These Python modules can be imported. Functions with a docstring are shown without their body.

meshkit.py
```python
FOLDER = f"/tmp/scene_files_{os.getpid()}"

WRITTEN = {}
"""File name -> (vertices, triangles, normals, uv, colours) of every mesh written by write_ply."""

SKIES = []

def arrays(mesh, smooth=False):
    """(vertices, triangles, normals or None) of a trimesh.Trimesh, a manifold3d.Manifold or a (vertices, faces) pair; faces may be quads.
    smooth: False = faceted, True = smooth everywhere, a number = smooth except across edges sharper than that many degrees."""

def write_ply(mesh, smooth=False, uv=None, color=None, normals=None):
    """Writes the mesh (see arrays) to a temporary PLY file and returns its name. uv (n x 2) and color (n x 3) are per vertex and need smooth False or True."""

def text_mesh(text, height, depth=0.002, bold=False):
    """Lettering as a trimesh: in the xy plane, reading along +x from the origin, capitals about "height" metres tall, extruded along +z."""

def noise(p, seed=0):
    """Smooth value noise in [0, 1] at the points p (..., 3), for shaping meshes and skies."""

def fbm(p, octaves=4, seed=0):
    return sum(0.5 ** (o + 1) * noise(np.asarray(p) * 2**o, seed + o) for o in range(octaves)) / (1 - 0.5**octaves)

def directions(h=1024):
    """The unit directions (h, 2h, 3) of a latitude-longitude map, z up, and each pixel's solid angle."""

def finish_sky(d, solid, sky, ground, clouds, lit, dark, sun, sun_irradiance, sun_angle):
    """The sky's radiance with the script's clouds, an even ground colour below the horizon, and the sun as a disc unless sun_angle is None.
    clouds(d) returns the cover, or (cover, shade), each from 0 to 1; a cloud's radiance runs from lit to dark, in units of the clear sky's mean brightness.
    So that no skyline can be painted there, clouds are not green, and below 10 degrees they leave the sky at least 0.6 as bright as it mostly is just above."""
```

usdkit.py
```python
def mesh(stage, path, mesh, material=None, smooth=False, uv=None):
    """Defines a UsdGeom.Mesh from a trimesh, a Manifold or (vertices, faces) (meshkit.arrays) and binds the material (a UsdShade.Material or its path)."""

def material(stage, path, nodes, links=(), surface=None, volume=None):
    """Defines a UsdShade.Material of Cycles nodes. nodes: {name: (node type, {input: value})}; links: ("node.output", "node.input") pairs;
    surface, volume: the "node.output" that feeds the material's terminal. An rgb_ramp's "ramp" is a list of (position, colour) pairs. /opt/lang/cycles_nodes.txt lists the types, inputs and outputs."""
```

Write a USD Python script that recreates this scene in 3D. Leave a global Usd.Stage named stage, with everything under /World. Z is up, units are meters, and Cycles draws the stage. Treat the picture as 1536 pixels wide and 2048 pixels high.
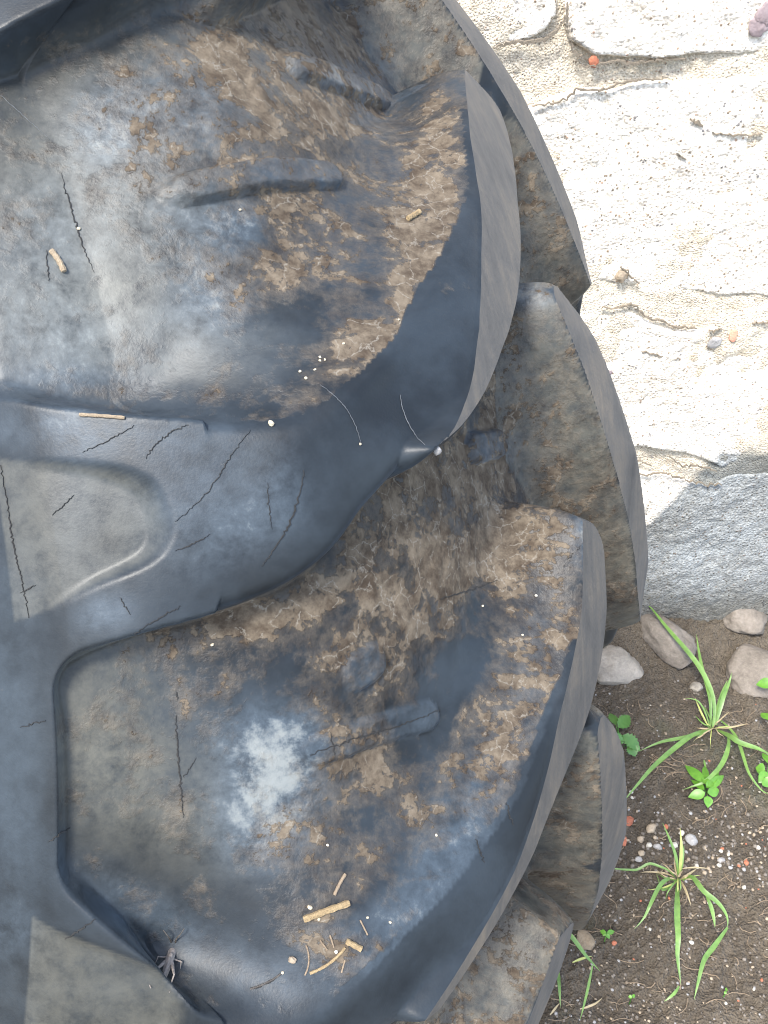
import math, random
import numpy as np, trimesh, shapely, manifold3d as m3, usdkit, meshkit
from pxr import Usd, UsdGeom, UsdLux, UsdShade, Gf, Sdf, Vt
from scipy.interpolate import PchipInterpolator
from scipy.spatial import cKDTree
from scipy.ndimage import gaussian_filter
from shapely.geometry import Polygon, LineString, box
rng = np.random.default_rng(7); random.seed(7)
stage = Usd.Stage.CreateInMemory()
UsdGeom.SetStageUpAxis(stage, UsdGeom.Tokens.z); UsdGeom.SetStageMetersPerUnit(stage, 1.0)
UsdGeom.Xform.Define(stage, '/World'); UsdGeom.Scope.Define(stage, '/World/Looks')

# ------------------------------------------------------------------ camera, sky, sun, exposure
PITCH, CAM_H, F = math.radians(41.0), 1.362, 1774.0
EXPOSURE = 2.55
SUN_DIR = np.array([-0.30, -0.42, 0.80]); SUN_DIR /= np.linalg.norm(SUN_DIR)
SUN_I, SUN_ANGLE, SKY = 0.42, 14.0, 0.118
fw = np.array([0, math.cos(PITCH), -math.sin(PITCH)]); rt = np.array([1., 0, 0]); dn = np.array([0, -math.sin(PITCH), -math.cos(PITCH)])
EYE = np.array([0, 0, CAM_H])
M3 = np.stack([rt, dn, fw])                       # rows: camera axes in the world
def c2w(P): return EYE + np.asarray(P) @ M3
def w2p(P):
    Q = (np.asarray(P) - EYE) @ M3.T
    return np.stack([768 + F*Q[..., 0]/Q[..., 2], 1024 + F*Q[..., 1]/Q[..., 2], Q[..., 2]], -1)
def ray(x, y): return rt*(x-768)/F + dn*(y-1024)/F + fw
def on_ground(x, y, z=0.0):
    d = ray(x, y); return EYE + d*((z-CAM_H)/d[2])
cam = UsdGeom.Camera.Define(stage, '/World/camera')
cam.CreateHorizontalApertureAttr(20.0); cam.CreateVerticalApertureAttr(20.0*2048/1536); cam.CreateFocalLengthAttr(20.0*F/1536)
cam.CreateClippingRangeAttr(Gf.Vec2f(0.01, 100)); cam.CreateExposureAttr(EXPOSURE)
mt = Gf.Matrix4d(*rt, 0, *(-dn), 0, *(-fw), 0, *EYE, 1)
cam.AddTransformOp().Set(mt)
sky = usdkit.material(stage, '/World/Looks/sky_air', {
    's': ('sky_texture', {'sky_type': 'single_scattering', 'sun_disc': False, 'sun_elevation': math.asin(SUN_DIR[2]), 'sun_rotation': math.atan2(SUN_DIR[0], SUN_DIR[1]), 'altitude': 100.0, 'aerosol_density': 2.0}),
    'tc': ('texture_coordinate', {}), 'n': ('noise_texture', {'scale': 1.6, 'detail': 6.0, 'roughness': 0.55}),
    'r': ('rgb_ramp', {'ramp': [(0.30, (0, 0, 0)), (0.62, (1, 1, 1))]}),
    'k': ('math', {'math_type': 'multiply', 'value2': 0.5}),
    'm': ('mix_color', {'b': (4.2, 5.0, 6.2), 'use_clamp': False}),
    'b': ('background_shader', {'strength': SKY})},
    [('tc.generated', 'n.vector'), ('n.fac', 'r.fac'), ('r.color', 'k.value1'), ('k.value', 'm.fac'), ('s.color', 'm.a'), ('m.result', 'b.color')], surface='b.background')
dome = UsdLux.DomeLight.Define(stage, '/World/sky')
UsdShade.MaterialBindingAPI.Apply(dome.GetPrim()).Bind(sky)
dome.GetPrim().SetCustomDataByKey('kind', 'structure')
sun = UsdLux.DistantLight.Define(stage, '/World/sun')
sun.CreateIntensityAttr(SUN_I); sun.CreateAngleAttr(SUN_ANGLE); sun.CreateNormalizeAttr(True); sun.CreateColorAttr(Gf.Vec3f(1, .965, .9))
zz = SUN_DIR; xx = np.cross([0, 0, 1.], zz); xx /= np.linalg.norm(xx); yy = np.cross(zz, xx)
sun.AddTransformOp().Set(Gf.Matrix4d(*xx, 0, *yy, 0, *zz, 0, 0, 0, 5, 1))

# ------------------------------------------------------------------ helpers
used = {}
def numbered(path):
    n = used.get(path, 0); used[path] = n + 1
    return path if n == 0 else f'{path}_{n:03d}'
def tag(o, label=None, cat=None, group=None, kind=None):
    for k, v in (('label', label), ('category', cat), ('group', group), ('kind', kind)):
        if v: o.SetCustomDataByKey(k, v)
    return o
def thing(name, label=None, cat=None, loc=(0, 0, 0), group=None, kind=None):
    x = UsdGeom.Xform.Define(stage, numbered('/World/' + name))
    x.AddTranslateOp().Set(Gf.Vec3d(*map(float, loc)))
    o = tag(x.GetPrim(), label, cat, group, kind); ORIGIN[str(o.GetPath())] = np.asarray(loc, float)
    return o
ORIGIN = {}
def origin(path):
    path = str(path)
    while path not in ORIGIN:
        path = path.rsplit('/', 1)[0]
        if path in ('', '/World'): return np.zeros(3)
    return ORIGIN[path]
def obj(name, mesh, mat, parent=None, smooth=False, prim=None, normals=None, **kw):
    base = str(parent.GetPath()) if parent is not None else '/World'
    path = numbered(base + '/' + name)
    v, f, n = meshkit.arrays(mesh, smooth)
    v = v - origin(base)
    m = usdkit.mesh(stage, path, (v, f), MAT[mat])
    if normals is not None: n = normals
    if n is not None:
        m.CreateNormalsAttr(Vt.Vec3fArray.FromNumpy(np.asarray(n, np.float32))); m.SetNormalsInterpolation('vertex')
    if prim:
        api = UsdGeom.PrimvarsAPI(m)
        for k, a in prim.items():
            a = np.asarray(a, np.float32)
            if a.ndim == 1: api.CreatePrimvar(k, Sdf.ValueTypeNames.FloatArray, 'vertex').Set(Vt.FloatArray.FromNumpy(a))
            else: api.CreatePrimvar(k, Sdf.ValueTypeNames.Vector3fArray, 'vertex').Set(Vt.Vec3fArray.FromNumpy(a))
    return tag(m.GetPrim(), **kw)

# ------------------------------------------------------------------ materials
MAT = {}
def mat(name, nodes, links, surface='p.BSDF'):
    MAT[name] = usdkit.material(stage, '/World/Looks/' + name, nodes, links, surface=surface)
def MR(a, b, c=0., d=1.): return ('map_range', {'from_min': a, 'from_max': b, 'to_min': c, 'to_max': d, 'clamp': True, 'range_type': 'smoothstep'})
def MA(t, v2=0.5, v1=0.5, v3=0.0): return ('math', {'math_type': t, 'value1': v1, 'value2': v2, 'value3': v3})
def NZ(s, d=6., r=.6, dist=0.): return ('noise_texture', {'scale': s, 'detail': d, 'roughness': r, 'distortion': dist})
def rubber(name, base_lo, base_hi, rough=.5, worn=False):
    nd = {'g': ('geometry', {}),
      'am': ('attribute', {'attribute': 'mud'}), 'ad': ('attribute', {'attribute': 'dust'}), 'as_': ('attribute', {'attribute': 'scuff_sheen'}), 'ak': ('attribute', {'attribute': 'streak'}), 'fl': ('attribute', {'attribute': 'flow'}),
      'n0': NZ(9, 4, .55), 'n1': NZ(42, 9, .68, .25), 'n2': NZ(230, 5, .6), 'n3': NZ(900, 3, .6), 'n4': NZ(18, 8, .62, .2), 'n5': NZ(95, 8, .72, .15),
      'mp': ('mapping', {'mapping_type': 'point', 'scale': (100, 44, 1)}), 'ns': NZ(1.0, 6, .62, .9),
      # base rubber
      'bc': ('mix_color', {'a': base_lo, 'b': base_hi}), 'b0': MR(.35, .68),
      # mud mask: primvar pushed by patchy noise (streaky noise where it flowed)
      'nm': ('mix_float', {}), 'm1': MA('multiply_add', 1.9, .5, -0.95), 'm2': MA('multiply_add', .60, .5, -.30), 'm3': MA('add'), 'm4': MA('add'), 'mm': MR(.355, .415),
      'mcv': ('mix_color', {'a': (.030, .021, .014), 'b': (.116, .093, .067)}), 'mv': MR(.3, .75),
      'thin': MR(.02, .40), 'thin2': MA('multiply', .42),
      # dust film
      'd1': MR(.15, .70), 'd2': MA('multiply'), 'dc': ('mix_color', {'b': (.088, .083, .066)}),
      # scuffs: pale abraded rubber; the blue also paints in sky sheen
      's1': MR(.18, .80), 's2': MA('multiply'), 'sc': ('mix_color', {'b': (.088, .114, .140)}),
      'k1': MA('multiply_add', 1.3, .5, -.26), 'k2': MA('multiply', .62), 'k3': MA('add'), 'k4': MR(.70, 1.05), 'kc': ('mix_color', {'b': (.150, .153, .140)}), 'k5': MA('multiply', .75),
      # squiggly pale mud rims
      'vo': ('voronoi_texture', {'feature': 'distance_to_edge', 'scale': 95.0, 'randomness': 1.0}), 'vd': ('vector_math', {'math_type': 'multiply_add', 'vector2': (.016, .016, .016), }),
      'vr': MR(.035, .0), 'vm': MR(.40, .50), 'vm2': MR(.62, .53), 'v3': MA('multiply'), 'v4': MA('multiply'), 'v5': MA('multiply', .55), 'vc': ('mix_color', {'b': (.17, .155, .13)}),
      'c1': ('mix_color', {}), 'c2': ('mix_color', {}),
      'rg': ('mix_float', {'a': rough, 'b': .93}), 'rv': MA('multiply_add', .22, .5, 0.), 'rs': MA('add'),
      'h1': MA('multiply', .16), 'h2': MA('multiply_add', .30, .5, 0.), 'h3': MA('multiply_add', .05, .5, 0.), 'h4': MA('multiply'), 'ha': MA('add'), 'hb': MA('add'), 'hm': MA('multiply'),
      'bp': ('bump', {'strength': .9, 'distance': .0016}), 'p': ('principled_bsdf', {'ior': 1.27})}
    L = [('g.position', n + '.vector') for n in ('n0', 'n1', 'n2', 'n3', 'n4', 'n5')] + [
      ('fl.vector', 'mp.vector'), ('mp.vector', 'ns.vector'),
      ('n4.fac', 'b0.value'), ('b0.result', 'bc.fac'),
      ('n1.fac', 'nm.a'), ('ns.fac', 'nm.b'), ('ak.fac', 'nm.fac'),
      ('nm.result', 'm1.value1'), ('n2.fac', 'm2.value1'), ('m1.value', 'm3.value1'), ('m2.value', 'm3.value2'), ('m3.value', 'm4.value1'), ('am.fac', 'm4.value2'), ('m4.value', 'mm.value'),
      ('m4.value', 'thin.value'), ('thin.result', 'thin2.value1'),
      ('n5.fac', 'mv.value'), ('mv.result', 'mcv.fac'),
      ('n5.fac', 'd1.value'), ('d1.result', 'd2.value1'), ('ad.fac', 'd2.value2'), ('bc.result', 'dc.a'), ('d2.value', 'dc.fac'),
      ('n5.fac', 's1.value'), ('s1.result', 's2.value1'), ('as_.fac', 's2.value2'), ('dc.result', 'sc.a'), ('s2.value', 'sc.fac'),
      ('n1.color', 'vd.vector1'), ('g.position', 'vd.vector3'), ('vd.vector', 'vo.vector'), ('vo.distance', 'vr.value'),
      ('m4.value', 'vm.value'), ('m4.value', 'vm2.value'), ('vm.result', 'v3.value1'), ('vm2.result', 'v3.value2'), ('v3.value', 'v4.value1'), ('vr.result', 'v4.value2'), ('v4.value', 'v5.value1'),
      ('n5.fac', 'k1.value1'), ('as_.fac', 'k2.value1'), ('k1.value', 'k3.value1'), ('k2.value', 'k3.value2'), ('k3.value', 'k4.value'), ('k4.result', 'k5.value1'), ('sc.result', 'kc.a'), ('k5.value', 'kc.fac'), ('kc.result', 'c1.a'), ('mcv.result', 'c1.b'), ('thin2.value', 'c1.fac'),
      ('c1.result', 'c2.a'), ('mcv.result', 'c2.b'), ('mm.result', 'c2.fac'),
      ('c2.result', 'vc.a'), ('v5.value', 'vc.fac'), ('vc.result', 'p.base_color'),
      ('n5.fac', 'rv.value1'), ('mm.result', 'rg.fac'), ('rg.result', 'rs.value1'), ('rv.value', 'rs.value2'), ('rs.value', 'p.roughness'),
      ('mm.result', 'h1.value1'), ('n2.fac', 'h2.value1'), ('n3.fac', 'h3.value1'), ('h1.value', 'ha.value1'), ('h2.value', 'hm.value1'), ('thin.result', 'hm.value2'), ('hm.value', 'ha.value2'), ('ha.value', 'hb.value1'), ('h3.value', 'hb.value2'), ('hb.value', 'bp.height'), ('bp.normal', 'p.normal')]
    nd['rv'] = MA('multiply_add', .25, .5, -.1)
    mat(name, nd, L)
rubber('weathered_rubber', (.006, .0075, .0090), (.0155, .0200, .0245), .38)
# worn contact face: grey, dry, streaked along the lug
mat('worn_rubber', {'fl': ('attribute', {'attribute': 'flow'}), 'mp': ('mapping', {'mapping_type': 'point', 'scale': (16, 70, 1)}), 'ns': NZ(1., 6, .65, .4), 'g': ('geometry', {}), 'n': NZ(300, 4, .6), 'n2': NZ(34, 8, .7),
  'r': ('rgb_ramp', {'ramp': [(.3, (.018, .017, .0155)), (.48, (.044, .040, .035)), (.62, (.075, .062, .047)), (.78, (.11, .088, .062))]}), 'a': ('mix_float', {'fac': .45}), 'h': MA('add'), 'bp': ('bump', {'strength': .35, 'distance': .001}), 'p': ('principled_bsdf', {'roughness': .72})},
  [('fl.vector', 'mp.vector'), ('mp.vector', 'ns.vector'), ('g.position', 'n.vector'), ('g.position', 'n2.vector'), ('ns.fac', 'a.a'), ('n2.fac', 'a.b'), ('a.result', 'r.fac'), ('r.color', 'p.base_color'), ('n.fac', 'h.value1'), ('ns.fac', 'h.value2'), ('h.value', 'bp.height'), ('bp.normal', 'p.normal')])
def concrete(name, cols, grain, rough=.95, painted_shade=True):
    nd = {'g': ('geometry', {}), 'n1': NZ(7, 7, .62, .3), 'n2': NZ(grain*1.3, 6, .78), 'v': ('voronoi_texture', {'feature': 'f1', 'scale': grain, 'randomness': 1.0}), 'v2': ('voronoi_texture', {'feature': 'f1', 'scale': grain*.55, 'randomness': 1.0}),
      'sp': ('separate_color', {}), 'sp2': ('separate_color', {}),
      'base': ('rgb_ramp', {'ramp': [(.3, cols[0]), (.7, cols[1])]}),
      'dk': MR(.10, .06), 'dkm': MA('multiply'), 'dcol': ('mix_color', {'b': (.22, .17, .12)}),
      'rk': MR(.96, .98), 'rd': MR(.50, .28), 'rkm': MA('multiply'), 'rcol': ('mix_color', {'b': (.40, .27, .19)}),
      'bk': MR(.965, .985), 'bkm': MA('multiply'), 'bcol': ('mix_color', {'b': (.20, .185, .175)}),
      'gr': ('mix_color', {'blend_type': 'multiply', 'fac': .8}), 'grr': ('rgb_ramp', {'ramp': [(.30, (.42, .37, .31)), (.47, (.86, .84, .80)), (.62, (1.12, 1.12, 1.12))]}),
      'sz': ('separate_xyz', {}), 'ns': NZ(4.5, 6, .6, .5), 'w1': MA('multiply_add', .11, .5, -.055), 'w2': MA('add'), 'wx': ('map_range', {'from_min': .45, 'from_max': .58, 'to_min': .21, 'to_max': 0.0, 'clamp': True}), 'w3': MA('add'), 'shade': MR(.462, .428), 'wm': MA('multiply', .92), 'wc': ('mix_color', {'blend_type': 'multiply', 'b': (.24, .285, .34)}),  # shadow across the lower right wall, painted into the colour
      'mo': MR(.17, .03), 'mom': MA('multiply', .8), 'moc': ('mix_color', {'blend_type': 'multiply', 'b': (.40, .36, .30)}),
      'hh': MA('multiply_add', .9, .5, 0.), 'h': MA('subtract'), 'bp': ('bump', {'strength': 1.0, 'distance': .0030}), 'cv': ('hsv', {'saturation': 1.0}), 'cvv': MA('multiply_add', .40, .5, .80), 'p': ('principled_bsdf', {'roughness': rough})}
    L = [('g.position', x + '.vector') for x in ('n1', 'n2', 'v', 'v2', 'sz', 'ns')] + [
      ('n1.fac', 'base.fac'), ('v.color', 'sp.color'), ('v2.color', 'sp2.color'),
      ('n2.fac', 'grr.fac'), ('sp.b', 'cvv.value1'), ('base.color', 'cv.color'), ('cvv.value', 'cv.value'), ('cv.color', 'gr.a'), ('grr.color', 'gr.b'),
      ('sp.g', 'dk.value'), ('dk.result', 'dkm.value1'), ('rd.result', 'dkm.value2'), ('gr.result', 'dcol.a'), ('dkm.value', 'dcol.fac'),
      ('sp.r', 'rk.value'), ('rk.result', 'rkm.value1'), ('v.distance', 'rd.value'), ('rd.result', 'rkm.value2'), ('dcol.result', 'rcol.a'), ('rkm.value', 'rcol.fac'),
      ('sp2.r', 'bk.value'), ('bk.result', 'bkm.value1'), ('rd.result', 'bkm.value2'), ('rcol.result', 'bcol.a'), ('bkm.value', 'bcol.fac'),
      ('ns.fac', 'w1.value1'), ('sz.z', 'w2.value1'), ('w1.value', 'w2.value2'), ('sz.x', 'wx.value'), ('w2.value', 'w3.value1'), ('wx.result', 'w3.value2'), ('w3.value', 'shade.value'), ('shade.result', 'wm.value1'), ('bcol.result', 'wc.a'), ('wm.value', 'wc.fac'),
      ('w2.value', 'mo.value'), ('mo.result', 'mom.value1'), ('wc.result', 'moc.a'), ('mom.value', 'moc.fac'), ('moc.result', 'p.base_color'),
      ('n2.fac', 'hh.value1'), ('v.distance', 'h.value2'), ('hh.value', 'h.value1'), ('h.value', 'bp.height'), ('bp.normal', 'p.normal')]
    mat(name, nd, L)
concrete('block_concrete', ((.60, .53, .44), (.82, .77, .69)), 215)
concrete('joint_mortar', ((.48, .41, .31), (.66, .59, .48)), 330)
mat('soil', {'g': ('geometry', {}), 'n1': NZ(14, 8, .65, .4), 'n2': NZ(260, 6, .7), 'n3': NZ(5, 4, .5), 'a': ('mix_float', {'fac': .45}), 'r': ('rgb_ramp', {'ramp': [(.28, (.026, .019, .012)), (.5, (.075, .058, .039)), (.72, (.15, .122, .088))]}),
   'gm': MR(.56, .70), 'gk': MA('multiply', .45), 'gc': ('mix_color', {'b': (.062, .068, .036)}), 'v': ('voronoi_texture', {'scale': 240.0}), 'h': MA('add'), 'bp': ('bump', {'strength': 1., 'distance': .006}), 'p': ('principled_bsdf', {'roughness': .82})},
   [('g.position', x + '.vector') for x in ('n1', 'n2', 'n3', 'v')] + [('n1.fac', 'a.a'), ('n2.fac', 'a.b'), ('a.result', 'r.fac'), ('n3.fac', 'gm.value'), ('gm.result', 'gk.value1'), ('r.color', 'gc.a'), ('gk.value', 'gc.fac'), ('gc.result', 'p.base_color'), ('n2.fac', 'h.value1'), ('v.distance', 'h.value2'), ('h.value', 'bp.height'), ('bp.normal', 'p.normal')])
def stone(name, c0, c1, rough=.85, grain=150):
    mat(name, {'g': ('geometry', {}), 'n': NZ(grain, 7, .7), 'n2': NZ(30, 5, .6), 'a': ('mix_float', {'fac': .5}), 'r': ('rgb_ramp', {'ramp': [(.33, c0), (.66, c1)]}), 'bp': ('bump', {'strength': .8, 'distance': .003}), 'p': ('principled_bsdf', {'roughness': rough})},
        [('g.position', 'n.vector'), ('g.position', 'n2.vector'), ('n.fac', 'a.a'), ('n2.fac', 'a.b'), ('a.result', 'r.fac'), ('r.color', 'p.base_color'), ('n.fac', 'bp.height'), ('bp.normal', 'p.normal')])
stone('pale_stone', (.12, .105, .085), (.27, .24, .20)); stone('brown_stone', (.07, .058, .046), (.17, .145, .12)); stone('white_pebble', (.24, .22, .185), (.46, .43, .37), .65)
stone('grey_pebble', (.14, .13, .125), (.27, .26, .25), .6); stone('tan_pebble', (.17, .13, .09), (.30, .24, .17), .7); stone('brick_red', (.20, .06, .03), (.34, .12, .065)); stone('purple_stone', (.16, .12, .12), (.25, .20, .20), .8); stone('salmon_stone', (.42, .19, .12), (.55, .29, .2), .8)
stone('straw', (.13, .085, .038), (.33, .24, .125), .8, 500); stone('dry_root', (.11, .075, .045), (.24, .18, .12), .85, 300); stone('seed', (.26, .21, .14), (.46, .40, .29), .6); stone('insect', (.13, .108, .092), (.32, .27, .23), .6, 700); stone('insect_dark', (.02, .016, .013), (.06, .05, .04), .5)
stone('crack_black', (.004, .004, .004), (.014, .0125, .011), .95); stone('scratch', (.05, .055, .06), (.12, .13, .14), .6); stone('joint_shadow', (.09, .075, .055), (.17, .14, .105), .95); stone('dried_mud', (.13, .095, .06), (.27, .21, .14), .95, 250)
stone('moss', (.03, .06, .012), (.09, .13, .03), .9)
def leaf(name, c0, c1, c2=None):
    mat(name, {'g': ('geometry', {}), 'oi': ('object_info', {}), 'n': NZ(110, 5, .6), 'n2': NZ(16, 3, .5), 'a': ('mix_float', {'fac': .5}), 'r': ('rgb_ramp', {'ramp': [(.3, c0), (.62, c1), (.8, c2 or c1)]}), 'p': ('principled_bsdf', {'roughness': .42}), 't': ('translucent_bsdf', {}), 'm': ('mix_closure', {'fac': .28})},
        [('g.position', 'n.vector'), ('g.position', 'n2.vector'), ('n.fac', 'a.a'), ('n2.fac', 'a.b'), ('a.result', 'r.fac'), ('r.color', 'p.base_color'), ('r.color', 't.color'), ('p.BSDF', 'm.closure1'), ('t.BSDF', 'm.closure2')], surface='m.closure')
leaf('grass_green', (.07, .14, .03), (.15, .26, .06), (.30, .36, .12)); leaf('leaf_green', (.05, .15, .015), (.12, .28, .03), (.22, .36, .05)); leaf('nettle_green', (.04, .12, .02), (.085, .19, .04)); leaf('grass_pale', (.24, .28, .07), (.36, .38, .12)); leaf('dead_grass', (.24, .19, .10), (.36, .29, .17))

# ------------------------------------------------------------------ the tyre: a surface of revolution carrying 2 x 19 lugs
TC = np.array([-.53241881, .06023536, .86440783]); PSI, EL, TH0 = .501, .067, .42
P0 = dict(psi=.501, el=.067)
ax = np.array([0.47893351, -0.06693142, 0.87529588]); r1 = np.array([0.87726308, 0, -0.48000989]); u1 = np.array([-0.03212775, -0.99775758, -0.05871647])
C_W, AX, R1, U1 = c2w(TC), ax @ M3, r1 @ M3, u1 @ M3
TH0, DTH = 0.420, math.pi/19
PITCHL = 2*DTH
NL = 19
Oh = [(0, .75), (-.05, .7485), (-.1, .744), (-.15, .736), (-.19, .725), (-.205, .715), (-.225, .69), (-.25, .655), (-.268, .62), (-.276, .58), (-.277, .53), (-.268, .48), (-.245, .435), (-.225, .405)]
Bh = [(0, .702), (-.05, .701), (-.1, .698), (-.15, .688), (-.185, .672), (-.21, .65), (-.23, .625), (-.245, .6), (-.255, .57), (-.262, .54), (-.265, .5), (-.259, .465), (-.241, .43), (-.224, .402)]
K = len(Bh) - 1
full = lambda H: np.array([(-t, r) for t, r in H[1:]][::-1] + H)
par = np.arange(-K, K+1.)
fB, fO = PchipInterpolator(par, full(Bh)), PchipInterpolator(par, full(Oh))
_q = np.linspace(-K, K, 4001); _o = fO(_q); _s = np.r_[0, np.cumsum(np.linalg.norm(np.diff(_o, axis=0), axis=1))]; _s -= np.interp(0, _q, _s)
q2s = lambda q: np.interp(q, _q, _s); s2q = lambda s: np.interp(s, _s, _q)
XM = .225                                          # metres along the tread per lug pitch
def P_of(tau, q, w):
    th = TH0 - tau*PITCHL
    S = fB(q)*(1-w[..., None]) + fO(q)*w[..., None]
    return C_W + S[..., :1]*AX + S[..., 1:]*(np.cos(th)[..., None]*R1 + np.sin(th)[..., None]*U1)
def tau_q(x, y, w):                                # where the line of sight meets the surface of relative height w
    d = np.array([(x-768)/F, (y-1024)/F, 1.]); z = np.linspace(.2, 1.2, 3000); P = z[:, None]*d - TC
    t = P @ ax; rad = np.hypot(P @ r1, P @ u1); th = np.arctan2(P @ u1, P @ r1)
    qs = np.linspace(-10, 10, 3000); S = fB(qs)*(1-w) + fO(qs)*w
    ang = np.arctan2(S[:, 1]-.45, S[:, 0]); rr = np.hypot(S[:, 1]-.45, S[:, 0]); o = np.argsort(ang)
    A = np.arctan2(rad-.45, t); g = np.hypot(rad-.45, t) - np.interp(A, ang[o], rr[o])
    i = np.where((g[:-1] > 0) & (g[1:] <= 0) & (rad[1:] > .47))[0]
    if not len(i): return None
    return np.array([(TH0-th[i[0]])/PITCHL, np.interp(A[i[0]], ang[o], qs[o])])

# traced lug edges, in (turn measured in lug pitches, station across the tread)
E1 = {0: [(-.03, .41), (.10, .92), (.24, 1.35), (.36, 1.6), (.588, 2.18), (.745, 2.63), (.835, 3.08), (.866, 3.40)],
      1: [(.035, .61), (.12, .70), (.204, .79), (.418, 1.46), (.571, 1.85), (.697, 2.34), (.787, 2.92), (.876, 3.51)]}
E2 = {0: [(-.01, -.25), (.012, -.46), (.12, -.2), (.31, .47), (.52, 1.17), (.70, 2.08), (.81, 2.77), (.855, 3.25)],
      1: [(.05, .25), (.066, .11), (.12, -.1), (.232, -.1), (.419, .38), (.597, 1.47), (.689, 1.95), (.803, 2.74), (.872, 3.3)]}
RIM = {0: [(.423, 1.95), (.563, 2.68), (.673, 3.28), (.743, 3.96), (.792, 5.05), (.784, 5.67), (.749, 6.5), (.703, 7.42), (.655, 8.21), (.62, 9.0)],
       1: [(.45, 1.66), (.559, 2.09), (.651, 2.73), (.714, 3.31), (.778, 3.94), (.838, 4.66), (.865, 5.38), (.849, 6.34), (.764, 6.85), (.684, 7.44), (.625, 7.94), (.575, 9.0)]}
LOW = {0: [(.866, 3.32), (.945, 3.72), (1.018, 4.25), (1.088, 5.49), (1.108, 6.3), (1.126, 7.0), (1.146, 7.61), (1.165, 8.1), (1.17, 9.0)]}
LOW[1] = [(a+.012, b) for a, b in LOW[0]]
REC = {0: [(.757, 8.42), (.764, 8.33), (.802, 7.52), (.841, 6.92), (.879, 6.72), (.947, 6.66), (.985, 6.77), (1.029, 7.43), (1.082, 8.23), (1.088, 8.42)]}
REC[1] = [(a-.075, b-.1) for a, b in REC[0]]
def mean(a, b):
    f = lambda c: np.stack([np.interp(np.linspace(0, 1, 24), np.r_[0, np.cumsum(np.linalg.norm(np.diff(c, axis=0)*[.225, .04], axis=1))]/np.sum(np.linalg.norm(np.diff(c, axis=0)*[.225, .04], axis=1)), np.array(c)[:, k]) for k in (0, 1)], 1)
    return (f(np.array(a)) + f(np.array(b)))/2
for D in (E1, E2, RIM, LOW, REC): D['g'] = mean(D[0], D[1])
FE1 = [(.0, -.05), (.05, -.42), (.12, -.70), (.22, -1.0), (.42, -1.6), (.59, -2.2), (.74, -2.75), (.86, -3.2)]
FE2 = [(.0, .10), (.03, .22), (.12, .10), (.24, -.2), (.42, -.70), (.59, -1.40), (.76, -2.0), (.88, -2.8)]
FRIM = [(.42, -1.95), (.56, -2.5), (.68, -3.0), (.76, -4.2), (.82, -5.3), (.81, -6.0), (.75, -7.0), (.66, -8.0), (.6, -9.0)]
FLOW = [(a, -b) for a, b in LOW['g']]
def dens(c, n=60):                                 # smooth densified curve in metres
    c = np.asarray(c, float); l = np.r_[0, np.cumsum(np.linalg.norm(np.diff(c*[XM, .04], axis=0), axis=1))]
    t = np.linspace(0, l[-1], n); f = PchipInterpolator(l, c)(t)
    return np.stack([f[:, 0]*XM, q2s(f[:, 1])], 1)
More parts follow.
